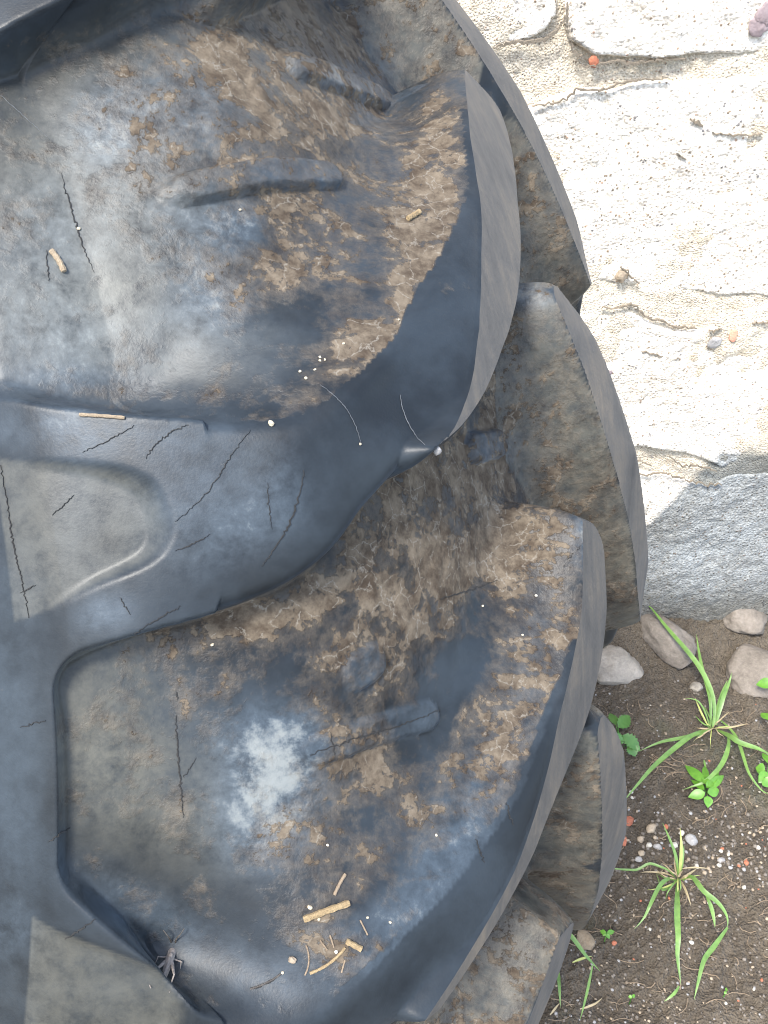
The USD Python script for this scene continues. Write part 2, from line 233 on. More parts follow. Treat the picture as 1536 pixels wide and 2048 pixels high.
def lug(k, far=False):
    key = k if k in (0, 1) and not far else 'g'
    e1, e2, rim, low = (FE1, FE2, FRIM, FLOW) if far else (E1[key], E2[key], RIM[key], LOW[key])
    off = np.array([(k + (.5 if far else 0))*XM, 0])
    low = [(a-.17, b) for a, b in low] if (k, far) == (-1, False) else low
    e1, e2, low = dens(e1)+off, dens(e2)+off, dens(low)+off
    e1a = e1[e1[:, 0]-off[0] < (.38 if far else .36)*XM]; rim_ = dens(rim)+off
    rimc = np.vstack([e1a, dens(np.vstack([[(e1a[-1]-off)[0]/XM, s2q((e1a[-1])[1])], rim]))+off])
    smooth_face = Polygon(np.vstack([e1, e2[::-1]])).buffer(0); body = Polygon(np.vstack([rimc, low[::-1], e2[::-1]])).buffer(0).union(smooth_face)
    lab_e2 = e2.copy(); e1, e2 = e1.copy(), e2.copy()
    for e in (e1, e2): e[3:-3, 1] += .0030*(meshkit.fbm(np.stack([e[3:-3, 0]*45, 0*e[3:-3, 0]+k, 0*e[3:-3, 0]+far*5.], 1), 3, 61)-.5)
    contact = Polygon(np.vstack([e1, e2[::-1]])).buffer(0)
    lab = []                                       # boundary samples with flank widths
    for p in rimc:
        tq = (p[0]-off[0])/XM; q = abs(s2q(p[1]))
        wd = np.interp(tq, [0.02, .10, .22, .36], [.008, .022, .046, .056]) if tq < .42 and q < 3 else np.interp(q, [1.2, 2.0, 4.2, 5.2, 6.2, 7.5], [.055, .060, .055, .032, .016, .014])
        lab.append((*p, wd))
    for p in low: lab.append((*p, .007))
    for p in e2: lab.append((*p, (.034 if p[0]-off[0] > .08*XM else .012) if far else .010))
    rec = None if far else Polygon(dens(REC[key])+off-[.15*XM*(k == -1), 0])
    return body, contact, np.array(lab), rec
lugs = {}
for k in range(-9, 10): lugs[('n', k)] = lug(k); lugs[('f', k)] = lug(k, True)
KEYS = list(lugs)

STEP = .0014
def build_field(taus, ss):
    T, S = np.meshgrid(taus, ss, indexing='ij'); X = T*XM
    lo, hi = X.min()-.3, X.max()+.3
    use = [k for k in KEYS if lugs[k][0].bounds[2] > lo and lugs[k][0].bounds[0] < hi]
    qn = q2s(7.6); xs_ = np.arange(lo-.2, hi+.2, .004); qb = q2s(np.interp(xs_/XM, [.62, .80, 1.0, 1.12], [8.9, 8.7, 8.15, 8.03]))
    band = [Polygon(np.r_[np.stack([xs_, qb], 1), [(xs_[-1], 2), (xs_[0], 2)]]), box(lo-.2, -2, hi+.2, -qn)]
    solid = shapely.union_all([lugs[k][0] for k in use] + band).buffer(.021).buffer(-.021)
    contact = shapely.union_all([lugs[k][1] for k in use])
    bl = [(x, s_, .016) for x, s_ in zip(xs_, qb)] + [(x, -qn, .016) for x in xs_]
    lab = np.vstack([lugs[k][2] for k in use] + [np.array(bl)])
    owner = np.concatenate([np.full(len(lugs[k][2]), i) for i, k in enumerate(use)] + [np.full(len(bl), -1)])
    pts = np.stack([X.ravel(), S.ravel()], 1)
    def sdf(g):                                    # signed distance, positive outside
        bs = [np.array(l.coords) for l in getattr(g.boundary, 'geoms', [g.boundary])]
        dn_ = []
        for b in bs:
            L = LineString(b); n = max(2, int(L.length/.0006)); dn_.append(np.array([L.interpolate(t, True).coords[0] for t in np.linspace(0, 1, n)]))
        B_ = np.vstack(dn_); d, i = cKDTree(B_).query(pts, workers=4)
        ins = shapely.contains_xy(g, pts[:, 0], pts[:, 1])
        return np.where(ins, -d, d), B_[i]
    ds, _ = sdf(solid); dc, near = sdf(contact)
    # snap vertices next to a contact edge on to it
    snap = np.abs(dc) < .48*min(STEP*1.0, np.min(np.diff(ss)))*1.05
    if len(taus) > 400:
        pts[snap] = near[snap]; dc[snap] = 0; 
    kd = cKDTree(lab[:, :2]); dd, ii = kd.query(pts, k=10, workers=4)
    wgt = 1/(dd+.004)**2; wid = (lab[ii, 2]*wgt).sum(1)/wgt.sum(1); own = owner[ii[:, 0]]
    if len(taus) > 400: wid = gaussian_filter(wid.reshape(T.shape), 7).ravel()
    q = s2q(pts[:, 1]); tau = pts[:, 0]/XM
    # plateau height: falls away from the contact face over the shoulder
    top = np.maximum(1 - 9.0*np.maximum(dc, 0), .76)
    tl = cKDTree(np.vstack([dens(LOW[k[1] if k[1] in (0, 1) else 'g'])+[k[1]*XM, 0] for k in use if k[0] == 'n'])); dl, _ = tl.query(pts)
    top = top - np.where((q > 1) & (dc > 0), .20*np.clip(1-dl/.045, 0, 1)**1.4*np.clip((7.2-q)/2, 0, 1), 0)
    x = np.clip(np.maximum(ds, 0)/wid, 0, 1)
    g = (1-x)**1.75
    floor = .06 + .50*np.clip((np.abs(q)-6.0)/2.0, 0, 1)**1.3
    w = floor + (top-floor)*g
    # recess moulded into each shoulder
    inrec = np.zeros(len(w))
    for k in use:
        R = lugs[k][3]
        if R is None: continue
        m = (np.abs(pts[:, 0]-R.centroid.x) < .08) & (pts[:, 1] > q2s(6))
        if not m.any(): continue
        ring = np.array(R.exterior.segmentize(.0008).coords); dr, _ = cKDTree(ring).query(pts[m])
        ins = shapely.contains_xy(R, pts[m, 0], pts[m, 1])
        inrec[m] = np.maximum(inrec[m], np.where(ins, np.clip(dr/.0012, 0, 1), 0))
        fade = np.clip((8.35-q[m])/1.75, 0, 1); fade = fade*fade*(3-2*fade)
        w[m] -= .15*np.where(ins, np.clip(dr/.0022, 0, 1)**.7, 0)*fade
    W = w.reshape(T.shape)
    if len(taus) > 400: W = np.where(np.abs(q.reshape(T.shape)) < 6.2, gaussian_filter(W, 2.6), gaussian_filter(W, .7))
    w = W.ravel(); inc = dc <= 0
    isfar = np.array([k[0] == 'f' for k in use] + [False])[own] & (q < .45)
    fe = cKDTree(np.vstack([dens(FE2, 120)+[(k[1]+.5)*XM, 0] for k in use if k[0] == 'f'])); d1, _ = fe.query(pts)
    trel = (tau - .5) % 1.0
    arch = np.where(isfar, np.interp(trel, [0, .12, .4, .7, .86], [0, .6, 1, .65, .2])*.62, 0)
    w = np.where(inc, 1.0 + arch*(.12 + .26*np.clip(d1/.030, 0, 1)), np.maximum(w, 1.0 + .12*arch - 24*dc - 3500*np.maximum(dc, 0)**2))
    return tau, q, w, ds, dc, wid, own, use, inc, T.shape, isfar, inrec
def grid_faces(n, m):
    a = np.arange(n*m).reshape(n, m); A, B_, C, D = a[:-1, :-1].ravel(), a[1:, :-1].ravel(), a[1:, 1:].ravel(), a[:-1, 1:].ravel()
    return np.vstack([np.stack([A, B_, C], 1), np.stack([A, C, D], 1)])

# bars standing in the grooves: centre line and half width (metres), height in w
def bar_line(px, w=.12): return np.array([[a[0]*XM, q2s(a[1])] for a in (tau_q(x, y, w) for x, y in px)])
BARS = [(bar_line([(600, 130), (690, 160), (775, 195)]), .0075, .10), (bar_line([(395, 370), (520, 345), (655, 348)]), .0075, .105),
        (bar_line([(655, 1500), (740, 1470), (850, 1430)]), .0075, .04), (bar_line([(955, 895), (1000, 885)]), .0085, .10), (bar_line([(560, -40), (640, -30), (745, 25)]), .0075, .10), (bar_line([(725, 1345), (755, 1325)]), .009, .045)]

# ---- paint: dirt, wear and painted-in sheen on the rubber, as soft blobs (x, y, rx, ry, degrees, amount)
MUD = [(560, 1480, 140, 60, 20, -.15), (640, 330, 330, 330, 0, .30), (470, 60, 150, 80, 20, .22), (400, 130, 80, 60, 40, .22), (560, 210, 150, 80, 40, .10), (700, 60, 120, 60, 30, .24), (620, 560, 160, 120, 0, .20), (740, 690, 160, 60, -30, .34), (560, 690, 110, 90, 0, .0), (860, 400, 80, 260, 5, .34),
       (400, 790, 300, 22, 3, .22), (870, 1000, 220, 220, 0, .44), (770, 1250, 190, 150, -20, .34), (760, 1520, 160, 200, 0, .16), (900, 1150, 100, 180, 0, .20), (500, 1230, 260, 60, -18, .40), (1080, 1280, 120, 260, 8, .30), (960, 1500, 120, 200, 30, .24), (1000, 1100, 90, 120, 0, .12), (720, 1580, 130, 130, 0, .36), (620, 1700, 200, 90, 10, .20), (650, 1880, 110, 70, 20, .30), (820, 1950, 160, 80, -40, .22),
       (1090, 800, 90, 220, 0, .20), (300, 1420, 220, 160, 20, .10), (1000, 760, 70, 160, 0, .40), (250, 250, 200, 160, 0, .12)]
DRY = [(900, 1000, 60, 60, 0, .25), (620, 480, 60, 90, 0, .25)]
DUST = [(100, 500, 220, 260, 0, .45), (330, 560, 200, 200, 0, .30), (180, 1080, 190, 150, 0, .75), (200, 1430, 140, 210, 0, .55), (330, 1600, 220, 160, 20, .45), (170, 2000, 200, 110, 0, .8), (150, 330, 230, 200, 30, .40), (120, 620, 200, 120, 0, .45), (420, 120, 280, 170, 0, .35), (300, 700, 260, 80, 0, .30), (330, 330, 200, 140, 0, .2), (500, 1100, 120, 120, 0, .2)]
SCUFF_SHEEN = [(940, 1620, 80, 260, 24, .34), (720, 1900, 240, 90, -20, .26), (1080, 1250, 60, 220, 5, .22), (150, 860, 320, 55, 2, .34), (150, 1000, 60, 300, 0, .12), (20, 1500, 80, 520, 0, .30), (420, 1000, 200, 120, -10, .25), (330, 1850, 260, 60, 30, .28), (850, 1760, 200, 60, -55, .12), (90, 520, 160, 240, 20, .38), (260, 680, 280, 80, 0, .30), (350, 330, 160, 200, 20, .25), (130, 760, 160, 30, 0, .3), (548, 1480, 130, 80, 0, .70), (520, 1640, 110, 105, 0, .66), (560, 1560, 130, 60, 0, .35), (215, 240, 90, 100, 30, .50), (380, 200, 110, 90, 30, .30), (390, 500, 120, 130, 0, .28), (420, 600, 90, 60, 0, .30), (560, 960, 50, 110, 8, .14), (520, 1040, 130, 70, -20, .16), (430, 1110, 110, 50, -25, .14), (215, 1225, 60, 40, -15, .40), (740, 190, 60, 90, 10, .35), (660, 150, 70, 30, 20, .55), (1165, 1080, 30, 60, 0, .5), (480, 450, 60, 60, 0, .4), (985, 900, 50, 40, 0, .5), (735, 1345, 40, 40, 0, .3), (1050, 590, 60, 30, 0, .8), (20, 1860, 50, 60, 0, .35)]  # abrasion, plus sky sheen and highlights painted on faces turned to the light
BLACK = [(570, 640, 60, 50, 0, .35), (730, 480, 60, 120, 0, .12), (640, 590, 50, 60, 0, .2), (940, 1260, 70, 130, 0, .40), (730, 1210, 60, 60, 0, .25), (840, 1480, 60, 120, 30, .35), (700, 1640, 90, 60, -20, .3), (820, 180, 30, 120, 0, .25), (470, 1630, 30, 30, 0, .5)]
def blobs(px, B):
    o = np.zeros(len(px))
    for x, y, rx, ry, a, v in B:
        c, s = math.cos(math.radians(a)), math.sin(math.radians(a)); dx, dy = px[:, 0]-x, px[:, 1]-y
        o += v*np.exp(-1.2*(((c*dx+s*dy)/rx)**2 + ((-s*dx+c*dy)/ry)**2)**1.3)
    return o
tyre = thing('tractor_tyre', 'big muddy black tractor tyre with chevron lugs leaning on the wall', 'tyre', C_W)
PARTS = {}
def emit(taus, ss, dense):
    tau, q, w, ds, dc, wid, own, use, inc, shp, isfar, inrec = build_field(taus, ss)
    bar_id = np.full(len(w), -1)
    if dense:
        pts = np.stack([tau*XM, q2s(q)], 1)
        # unevenness of old rubber and caked mud
        f3 = np.stack([pts[:, 0]*38, pts[:, 1]*38, 0*tau], 1); amp = np.where(inc, .08, np.where((np.abs(q) < 6.0) & (ds > 0), np.interp(np.abs(q), [3.5, 5], [1, .30]), .12))
        w += .050*amp*(meshkit.fbm(f3, 4, 3)-.5) + np.where(inc, 0, .030*np.interp(np.abs(q), [3.5, 5.2], [1, .2])*np.clip(x01(ds, wid), 0, 1)*(meshkit.fbm(f3*4, 3, 9)-.5))
        flank = np.clip(ds/wid, 0, 1); ridges = meshkit.fbm(np.stack([pts[:, 0]*190, pts[:, 1]*30, 0*tau], 1), 4, 5)-.5
        w += np.where((ds > 0) & (np.abs(q) < 4.5), .030*np.where(isfar, 0, .6)*np.sin(np.pi*flank)*ridges, 0)
    if dense:
        for i, (ln, hw, hh) in enumerate(BARS):
            d = shapely.distance(LineString(ln), shapely.points(pts))
            m = d < hw+.003
            w[m] += hh*(1-np.clip((d[m]-hw*.72)/(hw*.28), 0, 1)**1.6); bar_id[d < hw*1.02] = i
    P = P_of(tau, q, w); F_ = grid_faces(*shp)
    F_ = F_[:, ::1]
    fn = np.cross(P[F_[:, 1]]-P[F_[:, 0]], P[F_[:, 2]]-P[F_[:, 0]])
    out = P[F_].mean(1) - C_W; rad = out - (out @ AX)[:, None]*AX
    if (fn*rad).sum() < 0: F_ = F_[:, ::-1]; fn = -fn
    fin = inc[F_].all(1)
    def nrm(sel):
        n = np.zeros_like(P)
        for k in range(3): np.add.at(n, F_[sel, k], fn[sel])
        return n/np.maximum(np.linalg.norm(n, axis=1, keepdims=True), 1e-20)
    n_in, n_out = nrm(fin), nrm(~fin)
    pp = w2p(P); near = q > -.9 - 0*q
    mud = np.where(near, np.clip(1.15*blobs(pp, MUD)-blobs(pp, BLACK), -.1, .52), .0)
    dust = np.where(near, blobs(pp, DUST), .15); scuff_sheen = np.where(near, blobs(pp, SCUFF_SHEEN), 0)
    clean = np.clip(ds/.004, 0, 1); dust = np.where(q > 1, dust*(.12+.88*clean), dust); dust = np.maximum(dust, .46*inrec)
    scuff_sheen = np.where((q > 7.8) & (ds <= 0), scuff_sheen*.5, scuff_sheen)
    scuff_sheen = np.where((ds <= 0) & (q > .8) & (q < 6), scuff_sheen*np.clip((dc-.018)/.03, 0, 1), scuff_sheen)
    if dense: scuff_sheen = np.where(bar_id >= 0, np.maximum(scuff_sheen, .26), scuff_sheen)  # bars made paler: their lit tops are painted in
    shoulder = (ds <= .002) & (q > 1.0)               # smooth rubber of the near lugs carries little mud
    mud = np.where(shoulder, mud*.25-.32, mud)
    lugm = (q < -.3) | isfar
    third = (own >= 0) & np.array([k == ('n', 2) for k in use] + [False])[own] & (ds > 0)
    dust = np.where((third | lugm) & (ds > 0), .6, dust); mud = np.where(third, .34, mud); mud = np.where(lugm & (ds > 0), .28, mud); mud = np.where(lugm & (ds <= 0), .0, mud)
    if not dense: mud = np.where(ds > 0, .3, -.1); dust[:] = .3; scuff_sheen[:] = 0
    if dense: mud = np.where(bar_id >= 0, np.minimum(mud, .27), mud)
    streak = np.where((ds > 0) & (ds < wid) & (np.abs(q) < 4.8), np.where(isfar, .25, .5)*np.clip(1.6*(1-ds/wid), 0, 1), 0)
    prim = dict(mud=mud, dust=np.clip(dust, 0, 1), scuff_sheen=np.clip(scuff_sheen, 0, 1), streak=streak, flow=np.stack([tau*XM, q2s(q), 0*tau], 1))
    member = np.where((own >= 0) & (ds < .6*wid) & (np.abs(q) < 8.1), own, -1)
    fm = member[F_]; fo = np.where((fm[:, 0] == fm[:, 1]) | (fm[:, 0] == fm[:, 2]), fm[:, 0], fm[:, 1]); fb = bar_id[F_].max(1)
    def put(name, sel, nn, m, parent, **kw):
        if not sel.any(): return None
        ids, inv = np.unique(F_[sel], return_inverse=True)
        return obj(name, (P[ids], inv.reshape(-1, 3)), m, parent, normals=nn[ids], prim={k: v[ids] for k, v in prim.items()}, **kw)
    put('casing' if dense else 'casing', (fo < 0) & (fb < 0) & ~fin, n_out, 'weathered_rubber', tyre)
    for i in range(len(BARS) if dense else 0): put('groove_bar', fb == i, n_out, 'weathered_rubber', tyre)
    for i, k in enumerate(use):
        body = put('lug', (fo == i) & (fb < 0) & ~fin, n_out, 'weathered_rubber', tyre)
        # its worn face
        ctr = (tau[F_].mean(1)*XM, q2s(q[F_].mean(1)))
        mine = fin & shapely.contains_xy(lugs[k][1].buffer(.0012), *ctr)
        if body is not None and mine.any(): put('worn_face', mine, n_in, 'worn_rubber', body)
    return P, n_out, pp, w
def x01(ds, wid): return np.maximum(ds, 0)/wid
T0, T1 = -1.0, 2.45
ss_d = np.linspace(q2s(-6.2), q2s(10.2), int((q2s(10.2)-q2s(-6.2))/STEP))
taus_d = np.linspace(T0, T1, int((T1-T0)*XM/STEP))
SURF_P, SURF_N, SURF_PX, _ = emit(taus_d, ss_d, True)
full_s = np.linspace(q2s(-K), q2s(K), 130)
rest = np.linspace(T1, T0 + 2*math.pi/PITCHL, 420)
# the unseen rest of the tyre: same lugs at a coarser step (turn index wraps)
for a, b in ((T1-.003, 9.35), (-9.35, T0+.003)):
    emit(np.linspace(a, b, 220), full_s, False)
emit(np.linspace(T0, T1, 90), np.linspace(q2s(10.2), q2s(K), 40), False)
emit(np.linspace(T0, T1, 90), np.linspace(q2s(-K), q2s(-6.2), 40), False)
qi = np.r_[np.linspace(-K, K, 60)]; Bi = fB(qi); inner = np.stack([Bi[:, 0]*.90, .402+(Bi[:, 1]-.402)*.88], 1)
th = np.linspace(0, 2*np.pi, 181); IP = C_W + inner[None, :, :1]*AX + inner[None, :, 1:]*(np.cos(th)[:, None, None]*R1 + np.sin(th)[:, None, None]*U1)
FI = grid_faces(181, 60); obj('inner_liner', (IP.reshape(-1, 3), FI), 'crack_black', tyre, smooth=True)

# ------------------------------------------------------------------ picking points on the tyre
_kd = cKDTree(SURF_PX[:, :2])
def at(x, y):
    i = np.array(_kd.query_ball_point([x, y], 5.0))
    if not len(i): i = np.array([_kd.query([x, y])[1]])
    j = i[SURF_PX[i, 2] < SURF_PX[i, 2].min()+.004]; j = j[np.argmin(np.hypot(*(SURF_PX[j, :2]-[x, y]).T))]
    n = SURF_N[j]; d = ray(x, y); t = ((SURF_P[j]-EYE) @ n)/(d @ n) if abs(d @ n) > .15 else None
    return (EYE + d*t if t and abs(t-SURF_PX[j, 2]) < .01 else SURF_P[j]), n

def tube(P, rad, sides=6):
    P = np.asarray(P, float); t = np.gradient(P, axis=0); t /= np.linalg.norm(t, axis=1, keepdims=True)+1e-12
    a = np.cross(t, np.where(np.abs(t[:, 2:]) < .9, [0, 0, 1.], [1., 0, 0])); a /= np.linalg.norm(a, axis=1, keepdims=True)+1e-12; b = np.cross(t, a)
    an = np.arange(sides)*2*np.pi/sides; rad = np.broadcast_to(rad, (len(P),))
    v = (P[:, None] + rad[:, None, None]*(np.cos(an)[None, :, None]*a[:, None] + np.sin(an)[None, :, None]*b[:, None])).reshape(-1, 3)
    F_ = []
    for i in range(len(P)-1):
        for j in range(sides):
            q = [i*sides+j, i*sides+(j+1) % sides, (i+1)*sides+(j+1) % sides, (i+1)*sides+j]; F_ += [[q[0], q[1], q[2]], [q[0], q[2], q[3]]]
    n = len(v); v = np.vstack([v, P[:1], P[-1:]])
    for j in range(sides): F_ += [[n, (j+1) % sides, j], [n+1, (len(P)-1)*sides+j, (len(P)-1)*sides+(j+1) % sides]]
    return trimesh.Trimesh(v, np.array(F_), process=False)
def spline(P, n):
    P = np.asarray(P, float); l = np.r_[0, np.cumsum(np.linalg.norm(np.diff(P, axis=0), axis=1))]
    return PchipInterpolator(l, P)(np.linspace(0, l[-1], n))
def ribbon(C, wid, up=None, fold=.25, thick=.0003):
    C = np.asarray(C, float); n = len(C); t = np.gradient(C, axis=0); t /= np.linalg.norm(t, axis=1, keepdims=True)+1e-12
    up = np.broadcast_to(np.array([0, -.35, 1.]) if up is None else up, C.shape); sd = np.cross(t, up); sd /= np.linalg.norm(sd, axis=1, keepdims=True)+1e-12
    nn = np.cross(sd, t); wid = np.broadcast_to(wid, (n,))[:, None]
    rows = [C-sd*wid+nn*wid*fold, C, C+sd*wid+nn*wid*fold]
    v = np.stack(rows + [r - nn*thick for r in rows[::-1]], 1).reshape(-1, 3); F_ = []
    for i in range(n-1):
        for j in range(6):
            a, b = i*6+j, i*6+(j+1) % 6; F_ += [[a, b, b+6], [a, b+6, a+6]]
    return trimesh.Trimesh(v, np.array(F_), process=False)

# ------------------------------------------------------------------ ground, wall
WY = CAM_H/math.tan(PITCH + math.atan(226/F))
def px_wall(x, y):
    d = ray(x, y); P = EYE + d*(WY/d[1]); return P[0], P[2]
def soil_h(x, y):
    p = np.stack([x*6, y*6, 0*x], -1)
    return .030*(meshkit.fbm(p, 3, 21)-.5) + (.013)*(meshkit.fbm(p*6, 3, 22)-.5) + .013*(meshkit.fbm(p*26, 3, 23)-.5) - .012
gx = np.unique(np.r_[np.linspace(-6, -.2, 30), np.linspace(-.2, .95, 330), np.linspace(.95, 6, 30)])
gy = np.unique(np.r_[np.linspace(-4, .3, 25), np.linspace(.3, WY+.1, 300), np.linspace(WY+.1, WY+3, 10)])
GX, GY = np.meshgrid(gx, gy, indexing='ij'); GZ = soil_h(GX, GY) + .035*np.exp(-((GY-WY)/.07)**2)
obj('ground', (np.stack([GX, GY, GZ], -1).reshape(-1, 3), grid_faces(len(gx), len(gy))), 'soil', smooth=True, kind='structure')
wall = thing('block_wall', 'rough pale concrete block wall with cracked mortar and grey shade painted on its foot', 'wall', (0, WY, 0))
def rel(x, z, s=0): return .020*(meshkit.fbm(np.stack([x*9, z*9, 0*x+s], -1), 5, 31)-.5) + .008*(meshkit.fbm(np.stack([x*70, z*70, 0*x+s], -1), 4, 32)-.5)
def slab(poly, mat_, name, depth, step=.003, parent=wall, seed=0, edge=.006, edge_n=.007):
    x0, z0, x1, z1 = poly.bounds
    xs, zs = np.arange(x0, x1+step, step), np.arange(z0, z1+step, step); X, Z = np.meshgrid(xs, zs, indexing='ij')
    pts = np.stack([X.ravel(), Z.ravel()], 1); ring = np.array(poly.exterior.segmentize(.002).coords)
    d, _ = cKDTree(ring).query(pts); ins = shapely.contains_xy(poly, *pts.T); d = np.where(ins, d, -d)
    d = d + edge_n*2*(meshkit.fbm(np.stack([X.ravel()*22, Z.ravel()*22, 0*X.ravel()+seed], 1), 4, 41)-.5)
    k = np.clip(d/edge, 0, 1); prof = np.sqrt(np.clip(1-(1-k)**2, 0, 1))
    y = WY - (depth*prof - .012*(1-prof)) - rel(X.ravel(), Z.ravel(), seed)*prof
    V = np.stack([pts[:, 0], y, pts[:, 1]], 1); F_ = grid_faces(len(xs), len(zs)); keep = (d[F_] > -.004).all(1); F_ = F_[keep][:, ::-1]
    ids, inv = np.unique(F_, return_inverse=True); F_ = inv.reshape(-1, 3); V = V[ids]
    fn = np.cross(V[F_[:, 1]]-V[F_[:, 0]], V[F_[:, 2]]-V[F_[:, 0]])
    if fn[:, 1].sum() > 0: F_ = F_[:, ::-1]
    return obj(name, (V, F_), mat_, parent, smooth=True)
def poly_px(L): return Polygon([px_wall(*p) for p in L])
# mortar bed behind the blocks
zt = 1.75
mx, mz = np.arange(-1.5, 1.25, .006), np.arange(-.15, zt, .006); X, Z = np.meshgrid(mx, mz, indexing='ij')
V = np.stack([X.ravel(), WY - rel(X.ravel(), Z.ravel(), 5)*1.3 - .004, Z.ravel()], 1); Fm = grid_faces(len(mx), len(mz))
obj('mortar', (V, Fm), 'joint_mortar', wall, smooth=True)
obj('core', trimesh.creation.box((2.74, .2, zt+.14), trimesh.transformations.translation_matrix((-.125, WY+.125, zt/2-.08))), 'joint_mortar', wall)
xr = 1.2
def W(px): return px_wall(*px)
A_ = [W((1700, -20)), W((1700, 100)), W((1536, 103)), W((1370, 112)), W((1300, 122)), W((1180, 112)), W((1145, 80)), W((1132, 30)), W((1135, -30))]
z_top = 1.45
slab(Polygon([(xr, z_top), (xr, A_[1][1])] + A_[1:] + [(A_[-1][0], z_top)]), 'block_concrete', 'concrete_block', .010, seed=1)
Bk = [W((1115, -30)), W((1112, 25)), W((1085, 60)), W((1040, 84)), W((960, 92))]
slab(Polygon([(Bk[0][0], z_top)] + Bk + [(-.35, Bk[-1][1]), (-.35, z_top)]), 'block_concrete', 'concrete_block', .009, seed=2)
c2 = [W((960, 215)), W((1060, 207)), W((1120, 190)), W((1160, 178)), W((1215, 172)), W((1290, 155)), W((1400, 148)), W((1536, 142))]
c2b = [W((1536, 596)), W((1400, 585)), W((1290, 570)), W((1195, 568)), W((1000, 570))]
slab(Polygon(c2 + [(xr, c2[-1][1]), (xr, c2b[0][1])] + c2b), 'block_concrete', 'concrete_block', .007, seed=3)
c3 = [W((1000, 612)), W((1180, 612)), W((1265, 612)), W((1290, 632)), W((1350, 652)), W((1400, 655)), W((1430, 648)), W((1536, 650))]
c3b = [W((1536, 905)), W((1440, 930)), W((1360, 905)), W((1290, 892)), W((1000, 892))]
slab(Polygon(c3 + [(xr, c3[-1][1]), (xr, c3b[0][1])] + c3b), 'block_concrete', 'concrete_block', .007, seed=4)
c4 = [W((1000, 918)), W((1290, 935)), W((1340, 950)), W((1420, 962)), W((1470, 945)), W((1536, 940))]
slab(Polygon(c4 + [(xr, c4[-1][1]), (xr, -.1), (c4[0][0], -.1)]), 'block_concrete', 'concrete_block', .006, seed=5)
for i, (za, zb) in enumerate(((1.03, z_top), (.735, 1.0), (.445, .705), (-.1, .415))):   # courses behind the tyre
    xa = -1.45
    while xa < Bk[-1][0]-.62:
        xb = min(xa+.44, px_wall(1000, 612)[0]-.02 if i else -.37); slab(box(xa, za, xb, zb), 'block_concrete', 'concrete_block', .012, step=.012, seed=10+i)
        if xb - xa < .43: break
        xa = xb+.02
def pebble(r, seed, flat=.75, sub=2):
    m = trimesh.creation.icosphere(subdivisions=sub, radius=1.0); v = m.vertices.copy()
    v *= (1 + .75*(meshkit.fbm(v*1.5+seed*7.7, 4, seed)-.5))[:, None]
    for pl in np.random.default_rng(seed+5).normal(size=(7, 3)):
        pl /= np.linalg.norm(pl); ov = np.maximum(v @ pl - .78, 0); v -= .85*ov[:, None]*pl
    g = np.random.default_rng(seed); v *= np.array([1, g.uniform(.65, 1), flat*g.uniform(.8, 1.1)])
    a = g.uniform(0, 6.28); c, s = math.cos(a), math.sin(a); v = v @ np.array([[c, s, 0], [-s, c, 0], [0, 0, 1]])
    return trimesh.Trimesh(v*r, m.faces, process=False)
def wall_stone(x, y, r, m, seed, label=None):
    X, Z = px_wall(x, y); p = pebble(r, seed); v = np.round(p.vertices/r*2.2)/2.2*r*.35 + p.vertices*.65; v = v[:, [0, 2, 1]]*[1, .45, 1] + [X, WY-.011, Z]
    obj('embedded_stone', (v, p.faces[:, ::-1]), m, wall, smooth=True, label=label)
wall_stone(1462, 664, .0115, 'salmon_stone', 3, 'salmon red stone chip in the wall'); wall_stone(1512, 48, .013, 'purple_stone', 4); wall_stone(1530, 24, .016, 'purple_stone', 5); wall_stone(1240, 545, .011, 'tan_pebble', 7); wall_stone(1184, 118, .008, 'brick_red', 8); wall_stone(1425, 678, .011, 'grey_pebble', 10); wall_stone(1213, 740, .008, 'purple_stone', 11);

def wall_crack(px, w):
    px = spline(np.c_[np.array(px, float), np.zeros(len(px))], 4+int(np.sum(np.hypot(*np.diff(np.array(px, float), axis=0).T))/6))[:, :2]
    px[1:-1] += rng.normal(0, 2.2, (len(px)-2, 2)); C = np.array([[X, WY-.0135, Z] for X, Z in (px_wall(*p) for p in px)])
    w = w*.55; wd = w*np.clip(np.sin(np.pi*np.linspace(.04, .96, len(C)))**.5, .1, 1)*rng.uniform(.35, 1.3, len(C))
    obj('crack', ribbon(C, wd, [0, -1., 0], 0, .004), 'joint_shadow', wall)
for px, w in [([(985, 92), (1030, 80), (1075, 78), (1120, 45)], .004), ([(1132, 0), (1128, 30), (1120, 48)], .003), ([(1062, 207), (1095, 203), (1120, 196), (1142, 183), (1150, 174), (1195, 176), (1230, 165), (1290, 152), (1335, 152)], .0022), ([(1140, 75), (1148, 102), (1165, 112)], .003), ([(1155, 130), (1200, 122), (1232, 118), (1262, 122), (1300, 115), (1365, 112)], .0024), ([(1376, 232), (1400, 248)], .0035), ([(1420, 258), (1460, 265), (1520, 262)], .0016),
    ([(1200, 610), (1232, 610), (1240, 606), (1270, 607), (1285, 624), (1320, 635), (1345, 647), (1390, 650)], .0022), ([(1500, 640), (1536, 636)], .0016), ([(1240, 525), (1258, 545), (1276, 558)], .002), ([(1280, 695), (1310, 702), (1355, 708)], .002), ([(1335, 905), (1360, 920), (1405, 925), (1430, 935)], .0018), ([(1270, 942), (1320, 938), (1360, 950), (1400, 960), (1440, 962)], .0018), ([(1265, 912), (1300, 922)], .0014), ([(1415, 655), (1440, 650)], .0015), ([(1350, 300), (1368, 312)], .0012)]: wall_crack(px, w)

